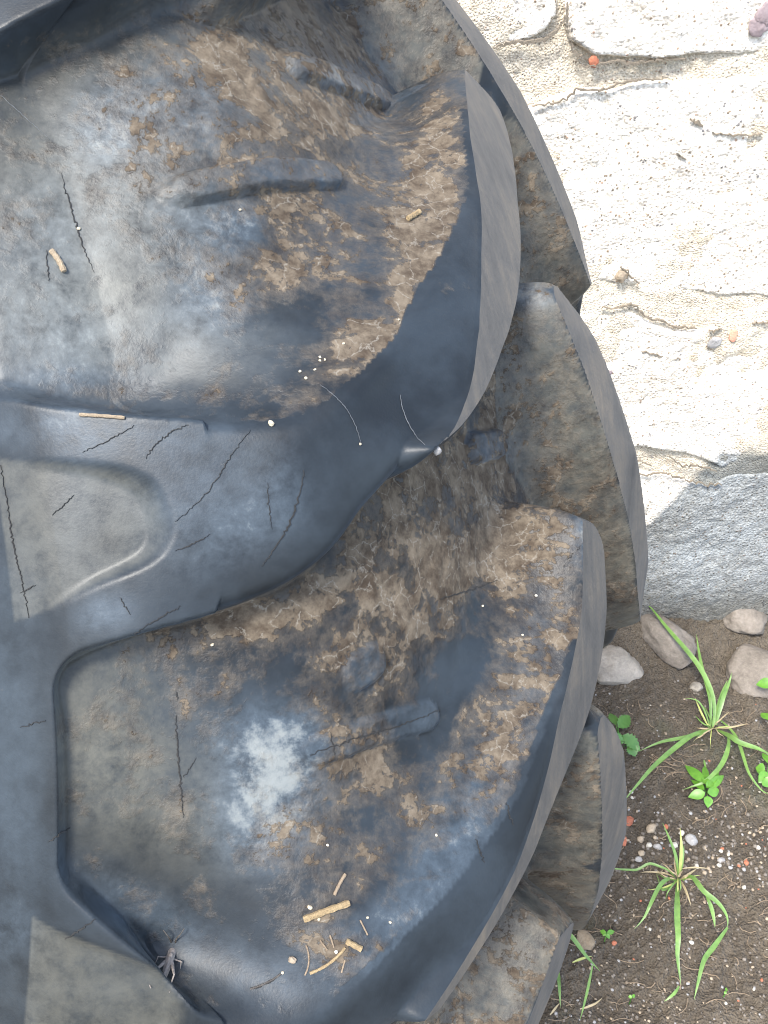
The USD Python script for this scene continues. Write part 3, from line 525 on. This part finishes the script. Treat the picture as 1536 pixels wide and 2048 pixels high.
# ------------------------------------------------------------------ stones and pebbles on the soil
def ground_stone(name, x, y, r, m, seed, label, cat, group=None, flat=.6, sink=.3, sub=3):
    P = on_ground(x, y); z = float(soil_h(np.array(P[0]), np.array(P[1])))
    p = pebble(r, seed, flat, sub); loc = (P[0], P[1], z + .035*math.exp(-((P[1]-WY)/.07)**2))
    p.apply_translation(np.array(loc) + [0, 0, r*flat*(1-2*sink)*.5])
    t = thing(name, label, cat, loc, group); obj('stone_body', p, m, t, smooth=True); return t
big = [(1228, 1330, .052, 'pale_stone', 101, 'pale speckled stone tucked against the tyre below the wall'), (1335, 1292, .066, 'brown_stone', 102, 'broad flat brown stone at the wall foot behind the pale stone'), (1515, 1335, .070, 'brown_stone', 103, 'large purplish brown stone at the right edge by the wall'), (1480, 1250, .048, 'brown_stone', 104, 'flat splintered stone lying in front of the wall at right'),
       (1395, 1368, .013, 'pale_stone', 105, 'small pale stone beside the upper grass tuft'), (1240, 1240, .030, 'pale_stone', 106, 'pale rubble lump under the tyre edge at the wall foot'), (1483, 1300, .010, 'grey_pebble', 107, 'small grey stone between the upper grass and the large purplish stone')]
for x, y, r, m, s, l in big: ground_stone('stone', x, y, r, m, s, l, 'stone', flat=.55, sink=.35)
W_ = [(1300, 1685), (1352, 1685), (1395, 1728), (1365, 1662), (1490, 1770), (1445, 1695), (1265, 1577), (1267, 1590), (1230, 1585), (1460, 1702), (1440, 1727), (1425, 1735), (1228, 1660), (1385, 1880), (1443, 1825), (1520, 1688)]
for i, (x, y) in enumerate(W_): ground_stone('white_pebble', x, y, .0052 if i < 4 else .0038, 'white_pebble', 200+i, 'small white pebble lying on the dark soil', 'pebble', 'white pebbles on the soil', .8, .1, 2)
G_ = [(1318, 1687, .0075), (1283, 1672, .007), (1445, 1716, .0065), (1305, 1650, .011), (1385, 1675, .011), (1285, 1700, .006), (1280, 1712, .006)]
GL = ['dull grey pebble close to the bright one above the lower grass tuft', 'tan pebble touching the tyre side of the gravel patch', 'oval grey pebble right of the lower grass tuft among white ones', 'flat tan pebble just under the larger brick chip', 'flat grey pebble right behind the lower grass tips', 'tan pebble lowest but one beside the lower brick chip', 'small grey pebble lowest beside the tyre above the grass blade']
for i, (x, y, r) in enumerate(G_): ground_stone('grey_pebble' if i % 2 == 0 else 'tan_pebble', x, y, r, 'grey_pebble' if i % 2 == 0 else 'tan_pebble', 230+i, GL[i], 'pebble', None, .7, .2, 2)
ground_stone('brick_chip', 1257, 1635, .013, 'brick_red', 250, 'larger orange brick chip on the soil right of the tyre', 'brick chip', None, .5, .3, 2)
ground_stone('brick_chip', 1248, 1673, .010, 'brick_red', 251, 'orange brick chip just below the larger one by the tyre', 'brick chip', None, .5, .3, 2)
ground_stone('brick_chip', 1335, 1645, .0055, 'brick_red', 252, 'small orange brick chip above the lower grass tuft', 'brick chip', None, .6, .2, 2)
ground_stone('brick_chip', 1232, 1877, .005, 'brick_red', 253, 'tiny orange brick chip beside the small seedling', 'brick chip', None, .6, .2, 2)
ground_stone('brick_chip', 1496, 1720, .005, 'brick_red', 254, 'tiny orange brick chip at the right among white pebbles', 'brick chip', None, .6, .2, 2)
ground_stone('clod', 1172, 1872, .016, 'dried_mud', 255, 'dry tan clod on the soil left of the small seedling', 'clod', None, .45, .3, 2)
gv, gf, off = [], [], 0; gm = {}
for i in range(4200):
    x, y = rng.uniform(1040, 1560), rng.uniform(1270, 2070)
    if rng.random() > .35 + .65*math.exp(-((y-1690)/70)**2): continue
    P = on_ground(x, y); r = rng.uniform(.0009, .0030)*(1.3 if 1620 < y < 1760 else 1)
    m = rng.choice(['tan_pebble', 'grey_pebble', 'brown_stone', 'white_pebble', 'brick_red'], p=[.17, .14, .655, .012, .023])
    p = pebble(r, int(rng.integers(1, 10000)), .75, 1); p.apply_translation([P[0], P[1], float(soil_h(np.array(P[0]), np.array(P[1]))) + r*.25])
    gm.setdefault(m, []).append(p)
for m, L in gm.items(): obj('gravel', trimesh.util.concatenate(L), m, smooth=True, kind='stuff', label='fine loose grit scattered over the soil', cat='gravel')

# ------------------------------------------------------------------ plants
def blade(parent, px, zs, w, m='grass_green', name='blade'):
    zs = np.interp(np.linspace(0, 1, len(px)), np.linspace(0, 1, len(zs)), zs)
    P = [on_ground(x, y, z) for (x, y), z in zip(px, zs)]
    w = w*1.2; C = spline(P, 22); u = np.linspace(0, 1, 22); prof = np.clip(.45+1.6*u, 0, 1)*np.clip(1-((u-.35)/.65).clip(0)**2.2, .03, 1)
    return obj(name, ribbon(C, w*prof), m, parent, smooth=40)
def g0(x, y):
    P = on_ground(x, y); return (P[0], P[1], float(soil_h(np.array(P[0]), np.array(P[1]))))
t1 = thing('grass_tuft', 'upper tuft of broad green grass blades growing near the wall foot', 'grass tuft', g0(1425, 1455), 'grass tufts')
for px, zs, w, m in [([(1425, 1455), (1428, 1405), (1405, 1345), (1355, 1280), (1310, 1225), (1288, 1203)], [0, .03, .055, .07, .07, .06], .0040, 'grass_green'),
    ([(1420, 1452), (1420, 1400), (1405, 1340), (1393, 1268)], [0, .03, .05, .06], .0030, 'grass_green'), ([(1432, 1450), (1445, 1400), (1462, 1350), (1463, 1345)], [0, .03, .05, .055], .0032, 'grass_green'), ([(1428, 1452), (1440, 1400), (1455, 1360)], [0, .02, .03], .0030, 'grass_green'),
    ([(1418, 1455), (1408, 1420), (1392, 1400), (1368, 1397)], [0, .02, .03, .028], .0014, 'grass_green'), ([(1418, 1455), (1400, 1420), (1390, 1395)], [0, .015, .02], .0016, 'grass_pale'),
    ([(1420, 1458), (1380, 1472), (1330, 1482), (1278, 1503)], [0, .025, .025, .012], .0028, 'grass_green'), ([(1420, 1460), (1370, 1480), (1310, 1530), (1270, 1575), (1243, 1608)], [0, .030, .03, .02, .006], .0036, 'grass_green'),
    ([(1432, 1458), (1470, 1480), (1510, 1495), (1545, 1512)], [0, .03, .03, .02], .0042, 'grass_green'), ([(1440, 1440), (1475, 1480), (1495, 1540), (1530, 1585), (1545, 1590)], [0, .02, .025, .015, .008], .0026, 'grass_green'),
    ([(1455, 1470), (1455, 1500), (1430, 1545), (1395, 1570), (1365, 1580)], [.02, .035, .035, .025, .01], .0034, 'grass_green'), ([(1408, 1520), (1412, 1540)], [.005, .003], .0016, 'grass_green')]:
    blade(t1, px, zs, w, m)
t2 = thing('grass_tuft', 'lower spidery grass tuft with drooping blades on bare soil', 'grass tuft', g0(1358, 1760), 'grass tufts')
for px, zs, w, m in [([(1355, 1755), (1352, 1715), (1340, 1680), (1325, 1645)], [0, .03, .045, .05], .0020, 'grass_green'), ([(1358, 1752), (1362, 1710), (1362, 1680), (1360, 1655)], [0, .03, .045, .05], .0022, 'grass_pale'), ([(1358, 1752), (1365, 1715), (1368, 1690)], [0, .025, .035], .0022, 'grass_green'),
    ([(1352, 1762), (1325, 1765), (1300, 1810), (1290, 1832), (1268, 1858)], [0, .03, .03, .02, .006], .0026, 'grass_green'), ([(1355, 1768), (1354, 1820), (1356, 1870), (1355, 1915), (1362, 1970)], [.01, .035, .035, .02, .006], .0038, 'grass_green'), ([(1358, 1972), (1345, 1990), (1328, 2003)], [.008, .010, .004], .0018, 'grass_green'),
    ([(1365, 1760), (1385, 1755), (1405, 1780), (1440, 1810), (1455, 1838), (1455, 1855)], [.005, .03, .035, .03, .02, .014], .0034, 'grass_green'), ([(1455, 1855), (1430, 1890), (1408, 1920), (1395, 1970), (1388, 2000)], [.014, .02, .02, .012, .004], .0030, 'grass_green'), ([(1412, 1790), (1425, 1825), (1430, 1855)], [.03, .025, .016], .0026, 'grass_green'),
    ([(1350, 1755), (1325, 1735), (1300, 1727), (1270, 1740), (1235, 1738), (1200, 1730)], [0, .02, .02, .012, .012, .008], .0017, 'grass_green'), ([(1350, 1755), (1320, 1745), (1280, 1745)], [0, .01, .006], .0012, 'dead_grass'), ([(1360, 1760), (1375, 1790), (1382, 1812)], [0, .01, .006], .0016, 'dead_grass'), ([(1345, 1765), (1325, 1780), (1312, 1745)], [0, .015, .01], .0014, 'grass_green'), ([(1365, 1737), (1390, 1735), (1420, 1738)], [.006, .008, .004], .0010, 'dead_grass')]:
    blade(t2, px, zs, w, m)
t3 = thing('grass_tuft', 'few grass blades leaning out from under the tyre at bottom', 'grass tuft', g0(1080, 1800), 'grass tufts')
for px, zs, w, m in [([(1082, 1795), (1100, 1832), (1140, 1870), (1175, 1915), (1200, 1942)], [.01, .04, .045, .03, .01], .0032, 'grass_green'), ([(1185, 1930), (1175, 1980), (1160, 2040)], [.02, .012, .004], .0016, 'grass_green'), ([(1116, 1930), (1118, 1965), (1121, 2015)], [.008, .012, .004], .0020, 'grass_green'), ([(1145, 1925), (1165, 1917), (1185, 1912)], [.004, .007, .006], .0014, 'grass_pale'), ([(1160, 2018), (1185, 2010), (1205, 1995)], [.003, .006, .004], .0012, 'dead_grass'), ([(1100, 2030), (1120, 2005)], [.003, .004], .0012, 'dead_grass')]:
    blade(t3, px, zs, w, m)
def wisps(parent, root, n, R_, seed):
    g = np.random.default_rng(seed)
    for i in range(n):
        a = g.uniform(0, 6.28); L = R_*g.uniform(.35, 1.0); bend = g.uniform(-.5, .5); h = g.uniform(.006, .03)
        px = [(root[0] + L*u*math.cos(a+bend*u), root[1] + L*u*math.sin(a+bend*u)*.75) for u in (0, .35, .7, 1)]
        blade(parent, px, [0, h, h*.9, h*.25], g.uniform(.0006, .0014), ['dead_grass', 'grass_green', 'dead_grass', 'grass_pale'][i % 4])
wisps(t1, (1424, 1457), 12, 75, 3); wisps(t2, (1357, 1760), 12, 70, 4)
def leaflet(C, d, L, Wd, m, parent, up, serr=0, name='leaf'):
    d = d/np.linalg.norm(d); sd = np.cross(d, up); sd /= np.linalg.norm(sd); n = np.cross(sd, d); u = np.linspace(0, 1, 15); wd = Wd*np.sin(np.pi*u**.8)**.9
    if serr: wd = wd*(1 - serr*(np.arange(15) % 2))
    mid = C + np.outer(u*L, d) - np.outer((u**2)*L*.25, up); v = np.vstack([mid - np.outer(wd, sd) + np.outer(wd*.25, n), mid, mid + np.outer(wd, sd) + np.outer(wd*.25, n)]); F_ = []
    for r_ in (0, 15):
        for i in range(14): F_ += [[r_+i, r_+i+15, r_+i+16], [r_+i, r_+i+16, r_+i+1]]
    k = len(v); v2 = v - .0003*n; F_ = np.array(F_)
    return obj(name, trimesh.Trimesh(np.vstack([v, v2]), np.vstack([F_, F_[:, ::-1]+k]), process=False), m, parent, smooth=30)
def weed(label, leaves, mat_, base, serr=0, cat='weed', name='leafy_weed'):
    b = g0(*base); t = thing(name, label, cat, b)
    for (x0, y0, x1, y1, wd, z) in leaves:
        P, Q = on_ground(x0, y0, z), on_ground(x1, y1, z*.8); d = Q-P; L = np.linalg.norm(d)
        leaflet(P, d, L, wd, mat_, t, np.array([rng.uniform(-.2, .2), -.5+rng.uniform(-.2, .2), 1.])/1.15, serr)
        obj('stem', tube([np.array(b), (np.array(b)+P)/2+[0, 0, .004], P], .0009, 5), 'nettle_green', t, smooth=True)
    return t
weed('bright green small leafy weed under a grass blade below the upper tuft', [(1408, 1565, 1372, 1528, .0085, .03), (1408, 1580, 1385, 1558, .006, .025), (1412, 1575, 1452, 1550, .008, .03), (1420, 1570, 1440, 1535, .006, .028), (1410, 1585, 1378, 1593, .0085, .026), (1415, 1585, 1442, 1580, .009, .026), (1415, 1592, 1418, 1615, .008, .02), (1410, 1560, 1412, 1530, .006, .024), (1415, 1570, 1405, 1550, .006, .036), (1412, 1572, 1430, 1562, .006, .038)], 'leaf_green', (1412, 1570))
weed('dark green toothed nettle-like weed pressed against the tyre', [(1236, 1455, 1262, 1430, .013, .05), (1232, 1450, 1222, 1425, .010, .045), (1228, 1490, 1240, 1462, .012, .04), (1228, 1500, 1218, 1545, .013, .035), (1245, 1470, 1285, 1500, .014, .03), (1236, 1500, 1235, 1540, .012, .02), (1260, 1490, 1272, 1512, .013, .02), (1225, 1470, 1250, 1485, .010, .045), (1230, 1540, 1236, 1575, .010, .01)], 'nettle_green', (1240, 1495), .28)
weed('green weed cut off by the right frame edge', [(1530, 1540, 1512, 1535, .010, .02), (1535, 1545, 1520, 1565, .010, .02), (1540, 1530, 1530, 1505, .010, .03), (1530, 1555, 1545, 1575, .012, .02), (1540, 1440, 1525, 1425, .010, .03), (1545, 1365, 1515, 1368, .010, .05)], 'leaf_green', (1540, 1550))
weed('tiny green seedling left of the lower grass tuft', [(1212, 1866, 1200, 1862, .0035, .012), (1214, 1866, 1230, 1862, .0035, .012), (1213, 1867, 1220, 1878, .003, .010), (1213, 1864, 1206, 1872, .003, .010)], 'leaf_green', (1213, 1872), name='seedling', cat='seedling')
weed('tiny two-leaved yellow green seedling near the bottom edge', [(1264, 1993, 1257, 1994, .0025, .006), (1264, 1993, 1271, 1991, .0025, .006)], 'leaf_green', (1264, 1996), name='seedling', cat='seedling')
weed('tiny pale seedling at lower right on the bare soil', [(1452, 1982, 1453, 1975, .002, .006), (1452, 1983, 1449, 1988, .002, .005)], 'leaf_green', (1452, 1986), name='seedling', cat='seedling')
# dry roots and straw bits on the soil
rt_ = thing('dry_roots', 'tangle of dry brown roots on the soil under the upper grass', 'roots', g0(1330, 1530))
for i in range(16):
    a = rng.uniform(0, 6.28); cx, cy = rng.uniform(1300, 1350), rng.uniform(1515, 1550); l = rng.uniform(15, 34)
    P = [on_ground(cx+l*math.cos(a+s*.35)*s, cy+.45*l*math.sin(a+s*.5)*s, .004+.006*(1-s*s)) for s in np.linspace(-1, 1, 7)]
    obj('root', tube(spline(P, 12), .0007, 5), 'dry_root', rt_, smooth=True)
SB = []
for i in range(170):
    x, y = rng.uniform(1060, 1540), rng.uniform(1400, 2040); a = rng.uniform(0, 6.28); l = rng.uniform(6, 26)
    P = [on_ground(x+l*s*math.cos(a+.3*s), y+l*s*math.sin(a+.3*s)*.7, .0035+.002*(1-s*s)) for s in np.linspace(-1, 1, 5)]
    P = [p + [0, 0, float(soil_h(p[0], p[1]))] for p in np.array(P)]
    SB.append(tube(P, rng.uniform(.0004, .0009), 4))
obj('plant_litter', trimesh.util.concatenate(SB), 'dry_root', smooth=True, kind='stuff', label='thin brown bits of dead stalk strewn on the soil', cat='litter')

# ------------------------------------------------------------------ cracks, debris and the grasshopper on the tyre
def crack(px, w, jag=1.3, m='crack_black'):
    w = w*.40
    px = spline(np.c_[np.array(px, float), np.zeros(len(px))], 5+int(np.sum(np.hypot(*np.diff(np.array(px, float), axis=0).T))/5))[:, :2]
    px[1:-1] += rng.normal(0, jag, (len(px)-2, 2)); PN = [at(*p) for p in px]; C = np.array([p+n*.0004 for p, n in PN]); N = np.array([n for p, n in PN])
    wd = w*np.clip(np.sin(np.pi*np.linspace(.03, .97, len(C))), .1, 1)*rng.uniform(.5, 1.2, len(C))
    obj('crack', ribbon(C, wd, N, 0, .0006), m, tyre)
for px, w in [([(122, 345), (150, 440), (168, 500), (188, 545)], .0008), ([(93, 500), (97, 562)], .0005), ([(352, 1430), (356, 1500), (362, 1580), (366, 1635)], .0009), ([(352, 1383), (354, 1400)], .0006),
    ([(292, 918), (330, 872), (378, 850)], .0006), ([(165, 905), (240, 868), (268, 850)], .0004), ([(350, 1043), (420, 978), (460, 915), (500, 860)], .0004), ([(350, 1102), (385, 1088), (420, 1068)], .0005), ([(522, 1132), (560, 1080), (590, 1020), (606, 940)], .0007), ([(535, 965), (538, 1010), (544, 1058)], .0004), ([(105, 1031), (148, 990)], .0005), ([(270, 1268), (320, 1235), (362, 1212)], .0005), ([(240, 1195), (262, 1230)], .0004),
    ([(2, 930), (14, 1000), (28, 1090), (44, 1160), (58, 1236)], .0006), ([(40, 1186), (72, 1170)], .0006), ([(97, 1684), (140, 1655)], .0008), ([(130, 1878), (192, 1838)], .0007), ([(500, 1978), (540, 1965), (562, 1948)], .0008), ([(40, 1455), (92, 1440)], .0004), ([(368, 1555), (392, 1515)], .0003), ([(878, 1198), (940, 1180), (995, 1160)], .0008), ([(1125, 1135), (1162, 1090)], .0005), ([(620, 1510), (700, 1480), (800, 1450), (880, 1420)], .0006), ([(660, 1465), (668, 1510)], .0005), ([(950, 1678), (968, 1725)], .0005), ([(1012, 1605), (1026, 1650)], .0006)]:
    crack(px, w)
for px in [[(0, 190), (100, 280)], [(800, 790), (830, 870), (850, 890)], [(640, 770), (700, 830), (722, 890)]]: crack(px, .0001, .4, 'scratch')
def stick(name, px, r, m, label, cat, group=None, lift=.9, sides=7):
    PN = [at(*p) for p in px]; C = spline([p+n*r*lift for p, n in PN], max(6, 4*len(px)))
    k = 1+.12*np.sin(np.arange(len(C))*2.1)
    t = thing(name, label, cat, C[0], group); obj('stalk', tube(C, r*k, sides), m, t, smooth=35); return t
stick('straw', [(607, 1838), (650, 1822), (697, 1806)], .0014, 'straw', 'thick pale straw piece on the lower lug shoulder', 'straw')
stick('straw', [(692, 1882), (722, 1898)], .0012, 'straw', 'short stubby straw piece at the end of the curved straw', 'straw')
stick('straw', [(620, 1946), (660, 1925), (690, 1895)], .0006, 'straw', 'thin curved straw below the thick straw piece', 'straw')
stick('twig', [(102, 503), (115, 520), (128, 545)], .0012, 'dried_mud', 'reddish brown bark flake on the upper left rubber', 'twig')
stick('straw', [(815, 441), (838, 427)], .0013, 'straw', 'small amber straw chip on the muddy upper flank', 'straw')
stick('twig', [(668, 1790), (680, 1765), (690, 1748)], .0007, 'dry_root', 'tiny upright twig above the thick straw piece', 'twig')
stick('twig', [(500, 1978), (540, 1962), (562, 1947)], .0004, 'insect_dark', 'thin dark twig left of the straw litter', 'twig')
stick('twig', [(160, 830), (200, 832), (250, 836)], .0007, 'dried_mud', 'pinkish dry stem along the upper groove edge', 'twig')
for px in [[(612, 1890), (618, 1920), (610, 1950)], [(640, 1880), (655, 1900)], [(690, 1920), (683, 1945)], [(720, 1840), (735, 1870)], [(660, 1870), (668, 1895)]]: stick('root_hair', px, .00035, 'dry_root', 'fine root fibre in the litter patch beside the straws', 'root fibre', 'root fibres in the litter')
def speck(x, y, r, m, label, cat, name='seed', group=None):
    P, n = at(x, y); p = pebble(r, int(x*3+y) % 9973, .7, 2); p.apply_translation(P+n*r*.4); t = thing(name, label, cat, P, group); obj('seed_body', p, m, t, smooth=True)
speck(542, 848, .0016, 'seed', 'largest cream seed at the lip of the upper groove', 'seed'); speck(585, 1918, .0019, 'tan_pebble', 'oval tan seed left of the straw litter', 'seed'); speck(672, 1903, .0009, 'white_pebble', 'bright white crumb in the straw litter', 'crumb', 'crumb'); speck(620, 1814, .0013, 'seed', 'cream seed touching the top of the thick straw', 'seed'); speck(1072, 1191, .0009, 'white_pebble', 'white crumb on the muddy slope of the lower lug', 'crumb', 'crumb'); speck(425, 1289, .0009, 'seed', 'yellow seed in the shadowed top of the lower groove', 'seed'); speck(158, 458, .0009, 'seed', 'pale seed caught in the upper left crack', 'seed')
for x, y in [(612, 757), (640, 722), (650, 720), (687, 688), (630, 740), (600, 743), (640, 715)]: speck(x, y, .0007, 'seed', 'tiny cream seed in the cluster at the muddy corner of the upper groove', 'seed', 'seed_speck', 'clustered seed specks')
for x, y in [(638, 1838), (780, 1845), (565, 1945), (735, 1835)]: speck(x, y, .0007, 'seed', 'tiny cream seed around the straw litter on the lower lug', 'seed', 'seed_speck', 'seed specks by the straw')
for (x, y), l in zip([(797, 640), (720, 888), (872, 1670), (655, 1690), (965, 1212), (480, 420), (1045, 1270)], ['at the top of the dark upper lug shoulder', 'at the end of a hair scratch on the upper lug', 'alone on the bluish slope of the lower lug', 'alone in the middle of the lower groove above the straws', 'on the mud beside the short crack of the lower groove', 'just under the curved upper bar', 'on the muddy slope left of the lower worn face']): speck(x, y, .0007, 'seed', 'tiny cream seed speck ' + l, 'seed', 'seed_speck')
# mud nodule at the lug edge
P, n = at(872, 902); p = pebble(.0018, 77, .8, 2); p.vertices *= [1, 1, 1.6]; p.apply_translation(P+n*.001); obj('mud_crumb', p, 'grey_pebble', tyre, smooth=True)
# grasshopper
def ball(c, r): return m3.Manifold.sphere(r, 12).translate([float(x) for x in c])
def bone(a, ra, b, rb): return m3.Manifold.batch_hull([ball(a, ra), ball(b, rb)])
gp, gn = at(338, 1925); gh, _ = at(348, 1895)
g_lo, g_hi = at(328, 1957)[0], at(349, 1893)[0]; dv = g_hi-g_lo; Lb = np.linalg.norm(dv); dv /= Lb; sdv = np.cross(dv, gn); sdv /= np.linalg.norm(sdv)
lc = lambda a, b, c: gp + dv*(a*Lb) + sdv*(b*Lb) + gn*(c*Lb)
bodym = bone(lc(-.55, 0, .10), .06*Lb, lc(-.1, 0, .17), .10*Lb) + bone(lc(-.1, 0, .17), .10*Lb, lc(.28, 0, .18), .10*Lb) + bone(lc(.28, 0, .18), .09*Lb, lc(.46, 0, .17), .07*Lb) + bone(lc(-.62, 0, .2), .03*Lb, lc(.15, 0, .27), .055*Lb)
for s in (-1, 1):
    bodym += bone(lc(-.05, .08*s, .16), .05*Lb, lc(-.42, .22*s, .38), .022*Lb) + bone(lc(-.42, .22*s, .38), .02*Lb, lc(-.70, .20*s, .02), .014*Lb) + bone(lc(-.7, .30*s, .02), .014*Lb, lc(-.84, .22*s, .02), .012*Lb)
    bodym += bone(lc(.1, .07*s, .12), .022*Lb, lc(.05, .28*s, .18), .014*Lb) + bone(lc(.05, .28*s, .18), .014*Lb, lc(-.1, .30*s, .01), .010*Lb) + bone(lc(.3, .06*s, .12), .022*Lb, lc(.45, .22*s, .16), .014*Lb) + bone(lc(.45, .22*s, .16), .014*Lb, lc(.5, .24*s, .01), .010*Lb)
bodym = bodym.refine_to_length(.0012)
hop = thing('grasshopper', 'small brown grasshopper with spread antennae on the lower groove edge', 'grasshopper', gp)
obj('body', bodym, 'insect', hop, smooth=60)
for s, e in ((-1, (328, 1852)), (1, (371, 1850))):
    E_, En = at(*e); obj('antenna', tube(spline([lc(.48, .03*s, .2), (lc(.48, .03*s, .2)+E_+En*.004)/2+gn*.004, E_+En*.003], 14), np.linspace(.0005, .00018, 14), 5), 'insect_dark', hop, smooth=True)
    obj('eye', trimesh.creation.icosphere(subdivisions=2, radius=.022*Lb).apply_translation(lc(.45, .06*s, .2)), 'insect_dark', hop, smooth=True)
